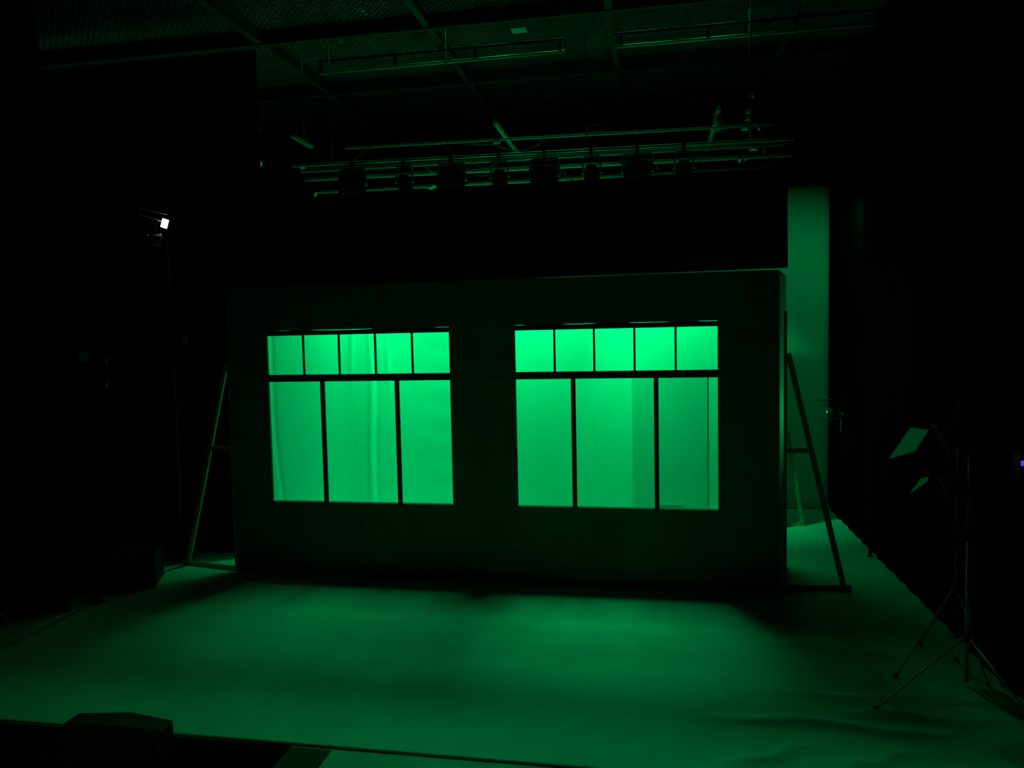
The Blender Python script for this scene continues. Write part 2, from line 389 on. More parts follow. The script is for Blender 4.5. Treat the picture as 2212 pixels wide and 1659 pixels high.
# ------------------------------------------------------------------ stage lamps on the batten
def clamp_mesh():
    c = MB(); c.box(-.022, .022, -.032, .030, .0195, .05); c.box(-.022, .022, -.032, .030, -.062, -.0195)
    c.box(-.022, .022, -.045, -.020, -.062, .05); c.tube([(0, .02, -.045), (0, .075, -.045)], .006, 6)
    c.box(-.012, .012, -.012, .012, -.13, -.06); return c
PALEM = mat('pale_zinc', (.75, .75, .75), .55, 0, .06, 12)
def wash_fixture(label):
    r = empty('wash_light', (0, 0, 0), label, 'stage light', 'lamps hung along the front batten')
    clamp_mesh().build('clamp', BLKBODY, r)
    y = MB(); w = .195
    pts = [(-w, 0, -.31), (-w, 0, -.12), (-w+.02, 0, -.088), (w-.02, 0, -.088), (w, 0, -.12), (w, 0, -.31)]
    for p, q in zip(pts[:-1], pts[1:]): y.bar(p, q, .030, .006, (0, 1, .01))
    y.build('yoke', PALEM, r)
    T = Matrix.Translation((0, 0, -.32)) @ Matrix.Rotation(R(-42), 4, 'X')
    b = MB(); b.box(-.178, .178, -.10, .09, -.13, .13, T); b.box(-.155, .155, -.13, -.10, -.11, .11, T)
    for k in range(-5, 6): b.box(k*.028-.004, k*.028+.004, -.150, -.13, -.10, .10, T)
    bo = b.build('housing', BLKBODY, r, bevel=.006)
    l = MB(); l.box(-.16, .16, .09, .097, -.115, .115, T); l.build('front_lens', LENS, bo)
    for s in (-1, 1): MB().tube([(s*.176, 0, -.31), (s*.215, 0, -.31)], .020, 10).build('tilt_knob', GREYMETAL, r)
    return r
def par_fixture(label):
    r = empty('par_lamp', (0, 0, 0), label, 'stage light', 'lamps hung along the front batten')
    clamp_mesh().build('clamp', BLKBODY, r)
    y = MB(); w = .115
    pts = [(-w, 0, -.28), (-w, 0, -.11), (-w+.015, 0, -.088), (w-.015, 0, -.088), (w, 0, -.11), (w, 0, -.28)]
    for p, q in zip(pts[:-1], pts[1:]): y.bar(p, q, .026, .005, (0, 1, .01))
    y.build('yoke', PALEM, r)
    T = Matrix.Rotation(R(24), 4, 'X')
    prof = [(-.11, .018), (-.10, .05), (-.07, .078), (-.02, .098), (.03, .103), (.30, .105)]
    c = MB(); c.tube([Vector((0, 0, -.29)) + T @ Vector((0, 0, -z)) for z, q in prof], [q for z, q in prof], 24)
    bo = c.build('can', BLKBODY, r, smooth=True)
    g_ = MB(); p = Vector((0, 0, -.29)) + T @ Vector((0, 0, -.305))
    q = Vector((0, 0, -.29)) + T @ Vector((0, 0, -.318)); g_.tube([p, q], [.115, .115], 4); g_.build('gel_frame', BLKBODY, bo)
    for s in (-1, 1): MB().tube([(s*.100, 0, -.30), (s*.145, 0, -.30)], .013, 8).build('tilt_knob', GREYMETAL, r)
    return r
def bz(x): return 5.47-.0103*(x-.3)
W1 = wash_fixture('square black wash light leftmost on the front batten, almost lost in the dark'); W1.location = (1.20, 1.40, bz(1.2))
P1 = par_fixture('round black lamp on the front batten, second lamp from the left'); P1.location = (1.96, 1.40, bz(1.96))
copy_tree(W1, (2.64, 1.40, bz(2.64)), 'square black wash light on the front batten, third lamp from the left')
copy_tree(P1, (3.31, 1.40, bz(3.31)), 'round black lamp on the front batten, fourth lamp from the left')
copy_tree(W1, (3.93, 1.40, bz(3.93)), 'square black wash light at the middle of the front batten, fifth from the left')
copy_tree(P1, (4.56, 1.40, bz(4.56)), 'dome-backed black lamp on the front batten, third lamp from the right')
copy_tree(W1, (5.16, 1.40, bz(5.16)), 'square black wash light on the front batten, second lamp from the right')
copy_tree(P1, (5.76, 1.40, bz(5.76)), 'dome-backed black lamp rightmost on the front batten')

# small metal lamps with bare reflector or flap parts, catching the green light
def small_lamp(pk, x, drop, rot, label, s=1.0, gel=True):
    base = pp(pk, x, -PIPES[pk][5]+.004)
    r = empty('profile_lamp', base, label, 'stage light', 'small metal lamps on the rig')
    from mathutils import Euler
    T = Matrix.Translation((0, 0, -drop)) @ Euler(rot).to_matrix().to_4x4() @ Matrix.Scale(s, 4)
    def tf(mb): mb.v = [tuple(T @ Vector(v)) for v in mb.v]; return mb
    tf(MB().tube([(0, -.17, 0), (0, -.14, 0), (0, -.02, 0), (0, .10, 0)], [.03, .055, .06, .05], 14)).build('barrel', GREYMETAL, r, smooth=True)
    if gel: tf(MB().box(-.062, .062, .10, .112, -.062, .062)).build('gel_frame', TAPE, r, bevel=.002)
    y = MB(); w = .075*s; top = -drop+.11*s
    for p, q in (((-w, 0, -drop), (-w, 0, top)), ((-w, 0, top), (w, 0, top)), ((w, 0, top), (w, 0, -drop))): y.bar(p, q, .020, .005, (0, 1, .01))
    y.build('yoke', GREYMETAL, r)
    MB().box(-.014, .014, -.014, .014, top-.002, 0).build('clamp', BLKBODY, r)
    return r
small_lamp('D', 5.52, .15, (R(-60), R(20), R(-60)), 'small metal lamp amid cables on the right half of the rig', .8)
# lamps clamped under the overhead pipes
PIPES['O'] = (2.15, 0, 6.0, 10, 6.0, .035); PIPES['P'] = (1.85, 0, 6.0, 10, 6.0, .035)
small_lamp('O', 6.25, .14, (R(-70), 0, R(-30)), 'small dim lamp high above the right end of the rig', .8)
pipe('added_pipe', (7.13, 2.35, 5.24), (8.12, 2.35, 5.235), .026, 'black extension added at the right end of the lowest rig pipe for the flood light', BLACKCLOTH)  # stub added only to carry the added flood
# dark lamp body added at the far right pipe end to house the cyclorama spot
b_ = pp('D', 7.95, -.022); fl_ = empty('added_flood', b_, 'dark unseen flood light added at the right end of the lowest rig pipe', 'stage light')
MB().box(-.12, .12, -.08, .03, -.24, -.10).build('housing', BLKBODY, fl_, bevel=.01); MB().box(-.02, .02, -.02, .02, -.10, .002).build('clamp', BLKBODY, fl_)

def flap_lamp(pk, x, flaps, label, body=(0, 0)):
    """dark short lamp under a pipe with pale metal flaps that catch the light"""
    base = pp(pk, x, -PIPES[pk][5]+.004); r = empty('barn_door_lamp', base, label, 'stage light', 'lamps with pale flaps on the rig')
    c = sum((Vector(p) for p in flaps[0]), Vector())/len(flaps[0]) - base
    hc = c + Vector((0, .09, .03)); MB().tube([hc+Vector((0, .10, .02)), hc+Vector((0, .07, .01)), hc+Vector((0, -.03, -.01))], [.03, .05, .055], 14).build('barrel', BLKBODY, r, smooth=True)
    k = MB(); k.bar((0, 0, 0), (0, 0, -.05), .026); k.bar((0, 0, -.045), hc, .016); k.bar(hc, c+Vector((0, 0, .006)), .014); k.build('clamp', BLKBODY, r)
    for f_ in flaps: plate(r, f_, 'flap')
    if len(flaps) > 1:
        for f_ in flaps[1:]:
            c2 = sum((Vector(p) for p in f_), Vector())/len(f_) - base
            MB().bar(hc, c2+Vector((0, 0, .006)), .012).build('flap_arm', BLKBODY, r)
    return r
def plate(root, corners, name='barn_door', m=TAPE, th=.003):
    c = [Vector(p) - Vector(root.location) for p in corners]; n = (c[1]-c[0]).cross(c[2]-c[0]).normalized()*th
    g_ = MB(); k = len(c)
    g_.add([p-n for p in c] + [p+n for p in c], [tuple(range(k)), tuple(range(k, 2*k))] + [(i, (i+1) % k, k+(i+1) % k, k+i) for i in range(k)])
    return g_.build(name, m, root)
flap_lamp('D', 2.10, [[(2.007, 2.325, 5.217), (2.147, 2.247, 5.257), (2.162, 2.268, 5.246), (2.143, 2.306, 5.227), (2.099, 2.332, 5.214)]], 'small lamp with the brightest slanting flap, just above the border left of centre')
flap_lamp('C', .24, [[(.155, 1.932, 5.579-.02), (.20, 1.898, 5.596-.02), (.259, 1.913, 5.589-.02), (.217, 1.996, 5.547-.02), (.161, 2.001, 5.544-.02)]], 'small lamp with a square pale flap at the left end of the rig')
flap_lamp('D', .96, [[(.911, 2.301, 5.259), (.979, 2.246, 5.287), (.995, 2.298, 5.261), (.949, 2.335, 5.242)]], 'small lamp with a pale kite-shaped flap above the border near the left end')
flap_lamp('A', 6.68, [[(6.635, 1.88, 5.73), (6.735, 1.873, 5.733), (6.741, 1.922, 5.709), (6.657, 1.914, 5.713)], [(6.734, 1.863, 5.689), (6.766, 1.882, 5.679), (6.784, 1.932, 5.654), (6.753, 1.921, 5.659)]], 'small lamp with two bright flaps at the right end of the topmost pipe')
flap_lamp('C', 6.55, [[(6.489, 1.983, 5.299), (6.529, 1.96, 5.31), (6.548, 2.022, 5.279), (6.519, 2.037, 5.271)], [(6.555, 1.973, 5.324), (6.586, 1.984, 5.318), (6.614, 2.021, 5.299), (6.578, 2.027, 5.297)]], 'small lamp with two bright flaps under the third pipe at the right end')
flap_lamp('D', .22, [[(.211, 2.286, 5.387-.16), (.269, 2.23, 5.415-.16), (.26, 2.28, 5.39-.16), (.183, 2.376, 5.341-.16)]], 'small lamp with a slender flap at the left end of the lowest rig pipe')
# lone drop pipe at the far left with its lamp, and a drop pipe at the right
pipe('drop_pipe', (-.24, 1.42, 5.62), (-.24, 1.42, 7.10), .016, 'thin vertical drop pipe far left of the rig, ending in a lone lamp', BLKSTEEL, 'pipe', 'vertical drop pipes')
PIPES['Q'] = (1.42, -1, 5.64, 1, 5.64, .016)
flap_lamp('Q', -.24, [[(-.238, 1.37, 5.60), (-.2, 1.392, 5.59), (-.191, 1.465, 5.553), (-.239, 1.524, 5.522), (-.269, 1.513, 5.528), (-.28, 1.43, 5.57)], [(-.357, 1.451, 5.58), (-.295, 1.42, 5.595), (-.306, 1.464, 5.573), (-.356, 1.487, 5.561)]], 'lone lamp with two pale flaps at the far upper left of the rig')
pipe('drop_pipe', (6.66, 2.02, 5.34), (6.66, 2.02, 7.28), .016, 'thin vertical drop pipe at the right end of the rig', BLKSTEEL, 'pipe', 'vertical drop pipes')
for x, y, z, lab in ((6.63, 1.99, 5.84, 'small coupler lowest on the right drop pipe'), (6.64, 1.99, 5.93, 'small coupler on the right drop pipe above the topmost rig pipe'), (6.68, 1.99, 6.14, 'small coupler highest on the right drop pipe'),
                     (-.215, 1.40, 6.04, 'small coupler high on the far left drop pipe'), (-.22, 1.40, 5.90, 'small coupler lower on the far left drop pipe')):
    k = MB().box(-.03, .02, -.03, .02, -.018, .018); k.tube([(-.02, -.02, -.01), (-.05, -.04, -.035)], .010, 6)
    o = k.build('pipe_coupler', TAPE, bevel=.003); o.location = (x, y, z); tag(o, lab, 'coupler', 'pipe couplers on the rig')

# chain of a hoist at both ends
def chain(x, y, z0, z1, label, name='hoist_chain'):
    r = empty(name, (x, y, z0), label, 'chain', 'hoist chains at the rig ends'); n = int((z1-z0)/.07)+1; g_ = MB()
    for k in range(n):
        a = (k % 2)*PI/2; z = .035+k*.07
        pts = [(.016*math.cos(t)*math.cos(a), .016*math.cos(t)*math.sin(a), z+.042*math.sin(t)) for t in lin(0, 2*PI, 10)]
        g_.tube(pts, .005, 6, False)
    g_.build('links', STEEL, r, smooth=True)
    h = MB(); h.box(-.05, .05, -.05, .05, (z1-z0), (z1-z0)+.14); h.build('hoist_body', GREYMETAL, r, bevel=.01)
    return r

# cables looping under the pipes
def cable(pts, label, r=.004):
    P_ = [Vector(p) for p in pts]; out = []
    for i in range(len(P_)-1):
        p0 = P_[max(0, i-1)]; p1 = P_[i]; p2 = P_[i+1]; p3 = P_[min(len(P_)-1, i+2)]
        for k in range(8):
            t = k/8
            out.append(.5*((2*p1)+(p2-p0)*t+(2*p0-5*p1+4*p2-p3)*t*t+(3*p1-p0-3*p2+p3)*t**3))
    out.append(P_[-1]); c = out[0].copy()
    o = MB().tube([p-c for p in out], r, 6).build('cable', CABLE, smooth=True); o.location = c
    return tag(o, label, 'cable', 'cables looping along the lighting rig')
def cb(pk, x): return pp(pk, x, -PIPES[pk][5]+.002)
def off(pk, x, dy, dz): return pp(pk, x, -PIPES[pk][5]+dz) + Vector((0, dy, 0))
cable([cb('A', 1.30), off('A', 1.15, -.06, -.10), cb('K', .95)], 'thin cable dropping left from the topmost pipe near its left end', .006)
cable([cb('A', 1.58), off('A', 1.54, -.06, -.15), cb('K', 1.42)], 'short thin cable hanging from the topmost pipe, right of the slanting cable', .004)
cable([cb('K', 1.62), off('K', 1.45, -.1, -.08), off('K', 1.22, -.12, -.12), off('K', .85, -.1, -.10), cb('K', .6)], 'cable swagging below the front batten near its left end', .004)
cable([cb('A', 2.64), off('A', 2.9, 0, -.04), off('A', 3.15, 0, -.05), off('A', 3.3, 0, -.11), off('A', 3.6, 0, -.14), cb('A', 3.95)], 'long cable bundle sagging below the topmost pipe near the middle', .006)
cable([cb('A', 3.10), off('A', 2.93, -.08, -.12), cb('K', 2.70)], 'cable slanting down from the topmost pipe to the batten at the middle', .005)
cable([cb('K', 2.86), off('K', 3.02, -.04, -.07), off('K', 3.12, -.04, -.07), cb('K', 3.24)], 'cable loop hanging under the thick pipe between third and fourth lamps', .005)
cable([cb('K', 2.84), off('K', 2.95, -.1, -.18), off('K', 3.12, -.1, -.19), off('K', 3.2, -.1, -.14), cb('K', 3.28)], 'cable swag from the third lamp to the fourth lamp', .005)
cable([cb('C', 4.08), off('C', 4.2, .1, -.14), off('C', 4.34, .1, -.15), cb('C', 4.42)], 'cable tangle above the border left of the third lamp from the right', .006)
cable([cb('D', 4.12), off('D', 4.16, -.06, -.12), off('D', 4.26, -.06, -.05), off('D', 4.22, -.06, -.16), cb('D', 4.34)], 'cable knot on the lowest pipe right of the middle wash light', .010)
cable([cb('K', 5.36), off('K', 5.40, .05, -.12), off('K', 5.43, .3, -.16), cb('C', 5.46)], 'cable falling from the batten to the small lamp on the right half', .006)
cable([cb('K', 6.05), off('K', 6.03, -.08, -.10), off('K', 5.97, -.1, -.16)], 'cable curving down right of the rightmost dome-backed lamp', .005)
cable([cb('D', 1.74), off('D', 1.76, 0, -.08), off('D', 1.66, 0, -.14), cb('D', 1.70)], 'cable curving under the lowest pipe left of the second lamp', .008)
cable([cb('C', 2.26), off('C', 2.16, -.1, .06), off('C', 2.14, -.2, .10), cb('K', 2.16)], 'looped cable right of the second lamp from the left', .006)
cable([cb('B', 4.80), off('B', 4.86, 0, -.05), off('B', 4.93, 0, -.02), cb('B', 4.98)], 'thin cable between the last dome-backed lamps under the batten', .003)
# small coupler blocks
for pk, x, lab in (('A', 3.18, 'bright pipe coupler on the topmost pipe near the middle'), ('C', 1.76, 'pipe coupler on the third pipe left of the second lamp'),
                     ('A', 6.58, 'flat bright coupler plate near the right end of the topmost pipe'), ('K', 6.66, 'coupler plate under the thick pipe near the right end'),
                     ('D', 5.90, 'pipe coupler at the lowest pipe right of the rightmost lamp')):
    r0 = PIPES[pk][5]; k = MB().box(-.045, .045, -.03, .03, -r0-.035, -r0+.002); k.tube([(0, -.02, -r0-.02), (0, -.07, -r0-.02)], .012, 6)
    o = k.build('pipe_coupler', TAPE, bevel=.004); o.location = pp(pk, x); tag(o, lab, 'coupler', 'pipe couplers on the rig')
# flat box on the topmost pipe
o = MB().box(-.16, .16, -.06, .06, 0, .09).build('junction_box', BLKSTEEL, bevel=.006); o.location = (4.56, 1.9, 5.775)
tag(o, 'flat dark junction box sitting on the topmost rig pipe', 'junction box')

# ------------------------------------------------------------------ ceiling grid
def ibeam(a, b, h, w, label, name='ceiling_beam'):
    a, b = Vector(a), Vector(b); c = (a+b)/2; z = Vector((0, 0, 1)); g_ = MB()
    g_.bar(a-c-z*(h/2-.006), b-c-z*(h/2-.006), w, .012); g_.bar(a-c+z*(h/2-.006), b-c+z*(h/2-.006), w, .012); g_.bar(a-c, b-c, .01, h-.024)
    o = g_.build(name, BEAM); o.location = c; return tag(o, label, 'beam', 'steel beams under the wire ceiling grid')
for y, t in ((1.20, 'steel ceiling beam crossing the stage, nearest of the cross beams'), (3.50, 'steel ceiling beam crossing the stage, middle one of the cross beams'), (5.35, 'steel ceiling beam crossing the stage, farthest of the cross beams')):
    ibeam((-4.5, y, 7.195), (10.5, y, 7.195), .20, .10, t)
for x, t in ((0.0, 'steel ceiling beam running upstage on the left'), (2.42, 'steel ceiling beam running upstage left of the middle'), (4.83, 'steel ceiling beam running upstage right of the middle'), (7.24, 'steel ceiling beam running upstage on the right')):
    ibeam((x, -2.5, 7.19), (x, 6.5, 7.19), .16, .09, t)
def ladder(x0, x1, label, posts):
    r = empty('ladder_truss', (x0, 1.8, 6.87), label, 'truss', 'ladder trusses under the ceiling grid'); L = x1-x0
    MB().tube([(0, 0, 0), (L, 0, 0)], .022, 10).build('bottom_chord', STEEL, r, smooth=True)
    MB().tube([(0, 0, .17), (L, 0, .17)], .018, 10).build('top_chord', BLKBODY, r, smooth=True)
    for p in (2.42, 7.24):
        if x0 < p < x1: MB().box(p-x0-.02, p-x0+.02, -.015, .015, .18, .242).build('hanger', BLKSTEEL, r)
    for p in posts: MB().box(p-x0-.022, p-x0+.022, -.02, .02, .01, .165).build('rung', BLKSTEEL, r)
ladder(.58, 4.18, 'ladder truss under the wire grid on the left, ending near the middle', (.6, 1.75, 2.93, 4.12))
ladder(4.86, 8.3, 'ladder truss under the wire grid on the right, starting near the middle', (4.95, 6.1, 7.2, 8.2))
for x, y, lab in ((3.515, 2.02, 'small pale metal plate fixed under the wire grid near the middle'),):
    o = MB().box(-.105, .105, -.08, .08, 0, .012).build('metal_plate', TAPE, bevel=.002); o.location = (x, y, 7.290); tag(o, lab, 'plate')
for x, y, z, lab in ((1.66, .80, 7.20, 'small metal hook under the netting, beside the nearest cross beam'), (.98, 1.62, 7.20, 'small metal hook under the netting near the left end of the ladder truss')):
    k = MB(); k.tube([(0, 0, .10), (0, 0, .03), (.012, 0, .01), (.03, 0, 0), (.045, 0, .012), (.048, 0, .03)], .007, 8); k.box(-.02, .02, -.02, .02, .055, .085)
    o = k.build('netting_hook', TAPE); o.location = (x, y, z); tag(o, lab, 'hook', 'hooks on the wire netting')
# woven wire: one countless netting
g = MB(); y = -1.6; row = 0
while y < 5.4:
    x = -4.0; pts = []
    off = .05 if row % 2 else 0
    k = 0
    while x < 10.2:
        pts.append((x+random.uniform(-.002, .002), y + (.006 if (k+row) % 2 else -.006), 7.30)); x += .05; k += 1
    n0 = len(g.v); vs = []
    for p in pts:
        vs += [(p[0], p[1]-.0019, p[2]), (p[0], p[1]+.0019, p[2]), (p[0], p[1], p[2]+.0032)]
    g.add(vs, [(3*i+a, 3*i+b, 3*i+3+b, 3*i+3+a) for i in range(len(pts)-1) for a, b in ((0, 1), (1, 2), (2, 0))])
    for k2, p in enumerate(pts):
        if (k2+row) % 2: continue
        continue
    for k2 in range(0, len(pts), 2):
        px = pts[min(len(pts)-1, k2 + (row % 2))][0]
        a = .0017; y0 = y; y1 = y+.055
        g.add([(px-a, y0, 7.299), (px+a, y0, 7.299), (px, y0, 7.303), (px-a, y1, 7.299), (px+a, y1, 7.299), (px, y1, 7.303)], [(0, 1, 4, 3), (1, 2, 5, 4), (2, 0, 3, 5)])
    y += .055; row += 1
me = bpy.data.meshes.new('wire_netting'); me.from_pydata(g.v, [], g.f); me.materials.append(WIRE)
o = bpy.data.objects.new('wire_netting', me); o.location.z = .003; COL.objects.link(o)
tag(o, 'wire netting stretched over the stage between the ceiling beams', 'netting', kind='stuff')

# ------------------------------------------------------------------ right: tripod stands and barn-door lamps
ALU = mat('bare_aluminium', (.92, .92, .92), .38, .6, .05, 9)
def foot_leg(r, a, b, rad=.011, m=GREYMETAL):
    l = MB().tube([a, b], rad, 8).build('leg', m, r, smooth=True)
    MB().tube([Vector(b)+Vector((0, 0, -.006)), Vector(b)+Vector((0, 0, .02))], .015, 8).build('rubber_foot', BLKBODY, l)
sA = empty('tripod_stand', (7.95, -1.78, 0), 'slim black tripod stand farther back on the right, behind the other stand', 'stand', 'tripod stands on the right')
MB().tube([(0, 0, .25), (0, 0, 1.1)], .014, 10).build('lower_pole', BLKSTEEL, sA, smooth=True)
MB().tube([(0, 0, 1.1), (0, 0, 2.35)], .010, 10).build('upper_pole', BLKSTEEL, sA, smooth=True)
MB().tube([(0, 0, 1.05), (0, 0, 1.14)], .024, 10).build('collar', BLKBODY, sA)
for b in ((-.58, -.33, .012), (-.15, .42, .012), (.12, -.38, .012)): foot_leg(sA, (b[0]*.07, b[1]*.07, .68), b, .007)
sB = empty('tripod_stand', (7.90, -2.17, 0), 'nearest tripod stand on the right with one long bright leg across the floor', 'stand', 'tripod stands on the right')
MB().tube([(0, 0, .03), (0, 0, 1.22)], .016, 10).build('lower_pole', GREYMETAL, sB, smooth=True)
MB().tube([(0, 0, 1.22), (0, 0, 2.0)], .012, 10).build('upper_pole', BLKSTEEL, sB, smooth=True)
MB().tube([(0, 0, .37), (0, 0, .45)], .026, 10).build('collar', BLKBODY, sB)
for b in ((-.86, -.57, .012), (.25, -.60, .012), (.1, .5, .012)): foot_leg(sB, (b[0]*.04, b[1]*.04, .41), b, .0095, ALU)
o = MB()
pts = [(0, 0), (.08, .02), (.16, -.08), (.30, -.20), (.40, -.30), (.36, -.34), (.22, -.24), (.10, -.12)]
def floor_cloth_strip():
    N = 24; vs = []
    for sd in (0, 1):
        for i in range(N+1):
            t = i/N; x = 8.0+.16*t+.03*math.sin(t*7); y_ = -2.28-.55*t; w = .045+.02*math.sin(t*5)
            for s in (-1, 1): vs.append((x+s*w, y_, .012+.02*math.sin(t*9)**2*(1 if sd else .4)*(1 if s > 0 else .3) + (.004 if sd else 0)))
    K = 2*(N+1); fs = []
    for i in range(N):
        q = 2*i; fs += [(q, q+1, q+3, q+2), (K+q, K+q+2, K+q+3, K+q+1), (q, q+2, K+q+2, K+q), (q+1, K+q+1, K+q+3, q+3)]
    fs += [(0, K, K+1, 1), (2*N, 2*N+1, K+2*N+1, K+2*N)]
    return MB().add(vs, fs)
tag(floor_cloth_strip().build('cloth_strip', mat('dull_grey_cloth', (.2, .2, .2), .9), smooth=True), 'crumpled dull strip of cloth on the floor at the foot of the right stand', 'cloth')

def barn_lamp(loc, rot, label, s=1.0, flap_tilt=0):
    r = empty('barn_door_lamp', loc, label, 'stage light', 'lamps with barn doors on the right stands'); r.rotation_euler = rot; r.scale = (s, s, s)
    MB().tube([(-.30, 0, 0), (-.28, 0, 0), (-.06, 0, 0), (0, 0, 0)], [.07, .10, .11, .12], 18).build('housing', BLKBODY, r, smooth=True)
    MB().tube([(-.002, 0, 0), (.008, 0, 0)], .105, 18).build('lens', LENS, r)
    MB().box(.0, .012, -.135, .135, -.135, .135).build('door_frame', BLKBODY, r)
    return r
# barn doors are explicit plates (corner points measured on the stands)
def plate(root, corners, name='barn_door', m=TAPE, th=.003):
    c = [Vector(p) - Vector(root.location) for p in corners]; n = (c[1]-c[0]).cross(c[2]-c[0]).normalized()*th
    g_ = MB(); k = len(c)
    g_.add([p-n for p in c] + [p+n for p in c], [tuple(range(k)), tuple(range(k, 2*k))] + [(i, (i+1) % k, k+(i+1) % k, k+i) for i in range(k)])
    return g_.build(name, m, root)
def lamp_on_stand(loc, aim, label, s):
    r = empty('barn_door_lamp', loc, label, 'stage light', 'lamps with barn doors on the right stands')
    q = Vector(aim).to_track_quat('X', 'Z').to_matrix().to_4x4(); sc = Matrix.Scale(s, 4)
    def tf(mb): mb.v = [tuple(q @ sc @ Vector(v)) for v in mb.v]; return mb
    tf(MB().tube([(-.30, 0, 0), (-.28, 0, 0), (-.06, 0, 0), (0, 0, 0)], [.07, .10, .11, .12], 18)).build('housing', BLKBODY, r, smooth=True)
    tf(MB().tube([(0, 0, 0), (.008, 0, 0)], .105, 18)).build('lens', LENS, r)
    fr_ = MB()
    for a, b, c, d in ((-.14, .14, .115, .14), (-.14, .14, -.14, -.115), (-.14, -.115, -.115, .115), (.115, .14, -.115, .115)): fr_.box(.0, .014, a, b, c, d)
    tf(fr_).build('gel_frame', BLKBODY, r)
    tf(MB().bar((-.15, -.13, 0), (-.15, -.13, -.2), .03, .006).bar((-.15, .13, 0), (-.15, .13, -.2), .03, .006).bar((-.15, -.13, -.2), (-.15, .13, -.2), .03, .006)).build('yoke', BLKSTEEL, r)
    return r
L1 = lamp_on_stand((7.76, -1.98, 2.03), (-.75, .1, -.35), 'upper lamp on the right stands with one large pale barn door', 1.0)
plate(L1, [(7.603, -1.654, 2.096), (7.668, -1.923, 2.109), (7.54, -2.001, 1.941), (7.399, -1.759, 1.833)])
plate(L1, [(7.60, -2.06, 1.95), (7.70, -2.06, 2.12), (7.66, -2.12, 2.10), (7.54, -2.12, 1.93)], m=BLKBODY)
L2 = lamp_on_stand((7.78, -1.98, 1.62), (-.7, .1, -.3), 'lower lamp on the right stands with a small pale barn door', .7)
plate(L2, [(7.635, -1.835, 1.672), (7.677, -1.912, 1.704), (7.653, -1.941, 1.669), (7.565, -1.894, 1.577), (7.532, -1.881, 1.542)])
for r_, z in ((L1, 2.03), (L2, 1.62)):
    a = Vector((7.95, -1.78, z)) - Vector(r_.location)
    MB().tube([a, Vector((-.0, .0, -.0))+Vector((.05, 0, 0))], .012, 8).build('arm', BLKSTEEL, r_)

# lamp poking out from the masking curtain over the cyclorama strip
bs = empty('boom_stand', (8.12, 1.62, 0), 'dark boom pole beside the masking curtain, right of the cyclorama strip', 'stand')
MB().tube([(0, 0, 0), (0, 0, 2.05)], .020, 12).build('pole', BLACKCLOTH, bs, smooth=True)
MB().tube([(0, 0, 0), (0, 0, .010)], .035, 16).build('base_plate', BLACKCLOTH, bs)
L3 = empty('side_lamp', (7.72, 1.5, 1.90), 'dark lamp with flaps poking left across the edge of the cyclorama strip', 'stage light')
MB().tube([(-.17, 0, -.01), (-.08, 0, -.01), (.04, 0, .0), (.13, 0, .02)], [.085, .075, .07, .045], 16).build('housing', BLKSTEEL, L3, smooth=True)
MB().tube([(-.18, 0, -.01), (-.17, 0, -.01)], .075, 16).build('lens', LENS, L3)
plate(L3, [(7.45, 1.42, 2.06), (7.60, 1.42, 2.085), (7.60, 1.60, 2.085), (7.45, 1.60, 2.06)], m=BLKSTEEL)
MB().tube([(.0, -.09, .0), (.0, -.06, .0)], .022, 10).build('bright_knob', TAPE, L3)
MB().bar((.05, 0, 0), (.40, .12, 0), .025, .025).build('arm', BLKSTEEL, L3)
MB().box(.0, .11, -.03, .03, -.24, -.07).build('ballast_box', BLKSTEEL, L3, bevel=.006)

# small device with a violet indicator at the right edge
dv = empty('dimmer_box', (8.0, -2.36, 1.75), 'small black box at the right edge showing a violet indicator light', 'electrical box')
dv.location = (8.235, -2.43, 1.90)
MB().box(-.10, .16, -.07, .07, -.11, .11).build('case', BLKBODY, dv, bevel=.008)
MB().box(-.097, -.062, -.078, -.070, .005, .045).build('indicator_light', VLED, dv)
MB().box(-.03, .0, .07, .10, -.08, .08).build('mount_bracket', BLKSTEEL, dv)

# ------------------------------------------------------------------ left: work lamp on a boom, small lamps, case
wb = empty('boom_stand', (-1.12, .50, 0), 'tall dark boom pole at the left carrying the white work lamp', 'stand')
MB().tube([(0, 0, 0), (0, 0, 4.75)], .024, 12).build('pole', BLKSTEEL, wb, smooth=True)
MB().tube([(0, 0, 0), (0, 0, .02)], .18, 24).build('base_plate', BLKBODY, wb)
wl = empty('work_lamp', (-.995, .28, 4.567), 'small white work lamp shining brightly at the upper left', 'lamp')
T = Matrix.Rotation(R(-14), 4, 'Y') @ Matrix.Rotation(R(0), 4, 'X')
MB().box(-.042, .042, -.012, .0, -.055, .055, Matrix.Rotation(R(19), 4, 'Y')).build('lamp_panel', WLAMP, wl)
MB().box(-.055, .055, .0, .05, -.068, .068, Matrix.Rotation(R(19), 4, 'Y')).build('housing', BLKSTEEL, wl, bevel=.004)
MB().bar((0, .04, 0), (-.10, .22, -.02), .02, .02).build('arm', BLKSTEEL, wl)
rail = empty('tilted_rail', (-1.30, .26, 4.66), 'thin double rail leading up left from the white work lamp', 'rail')
MB().tube([(-.06, .0, .045), (.24, .02, -.055)], .009, 8).build('lower_rail', STEEL, rail)
MB().tube([(-.08, .03, .13), (.32, .05, .03)], .007, 8).build('upper_rail', STEEL, rail)
MB().tube([(-.06, .0, .045), (-.08, .03, .13)], .006, 8).build('end_post', STEEL, rail)
MB().tube([(.24, .02, -.055), (.33, .16, -.06)], .008, 8).build('end_bracket', BLKSTEEL, rail)
lo = empty('profile_lamp', (-1.12, .25, 4.37), 'black lamp with pale edges hanging just below left of the white work lamp', 'stage light')
MB().tube([(-.10, 0, 0), (.0, 0, 0), (.08, 0, 0)], [.05, .06, .055], 14).build('barrel', BLKSTEEL, lo, smooth=True)
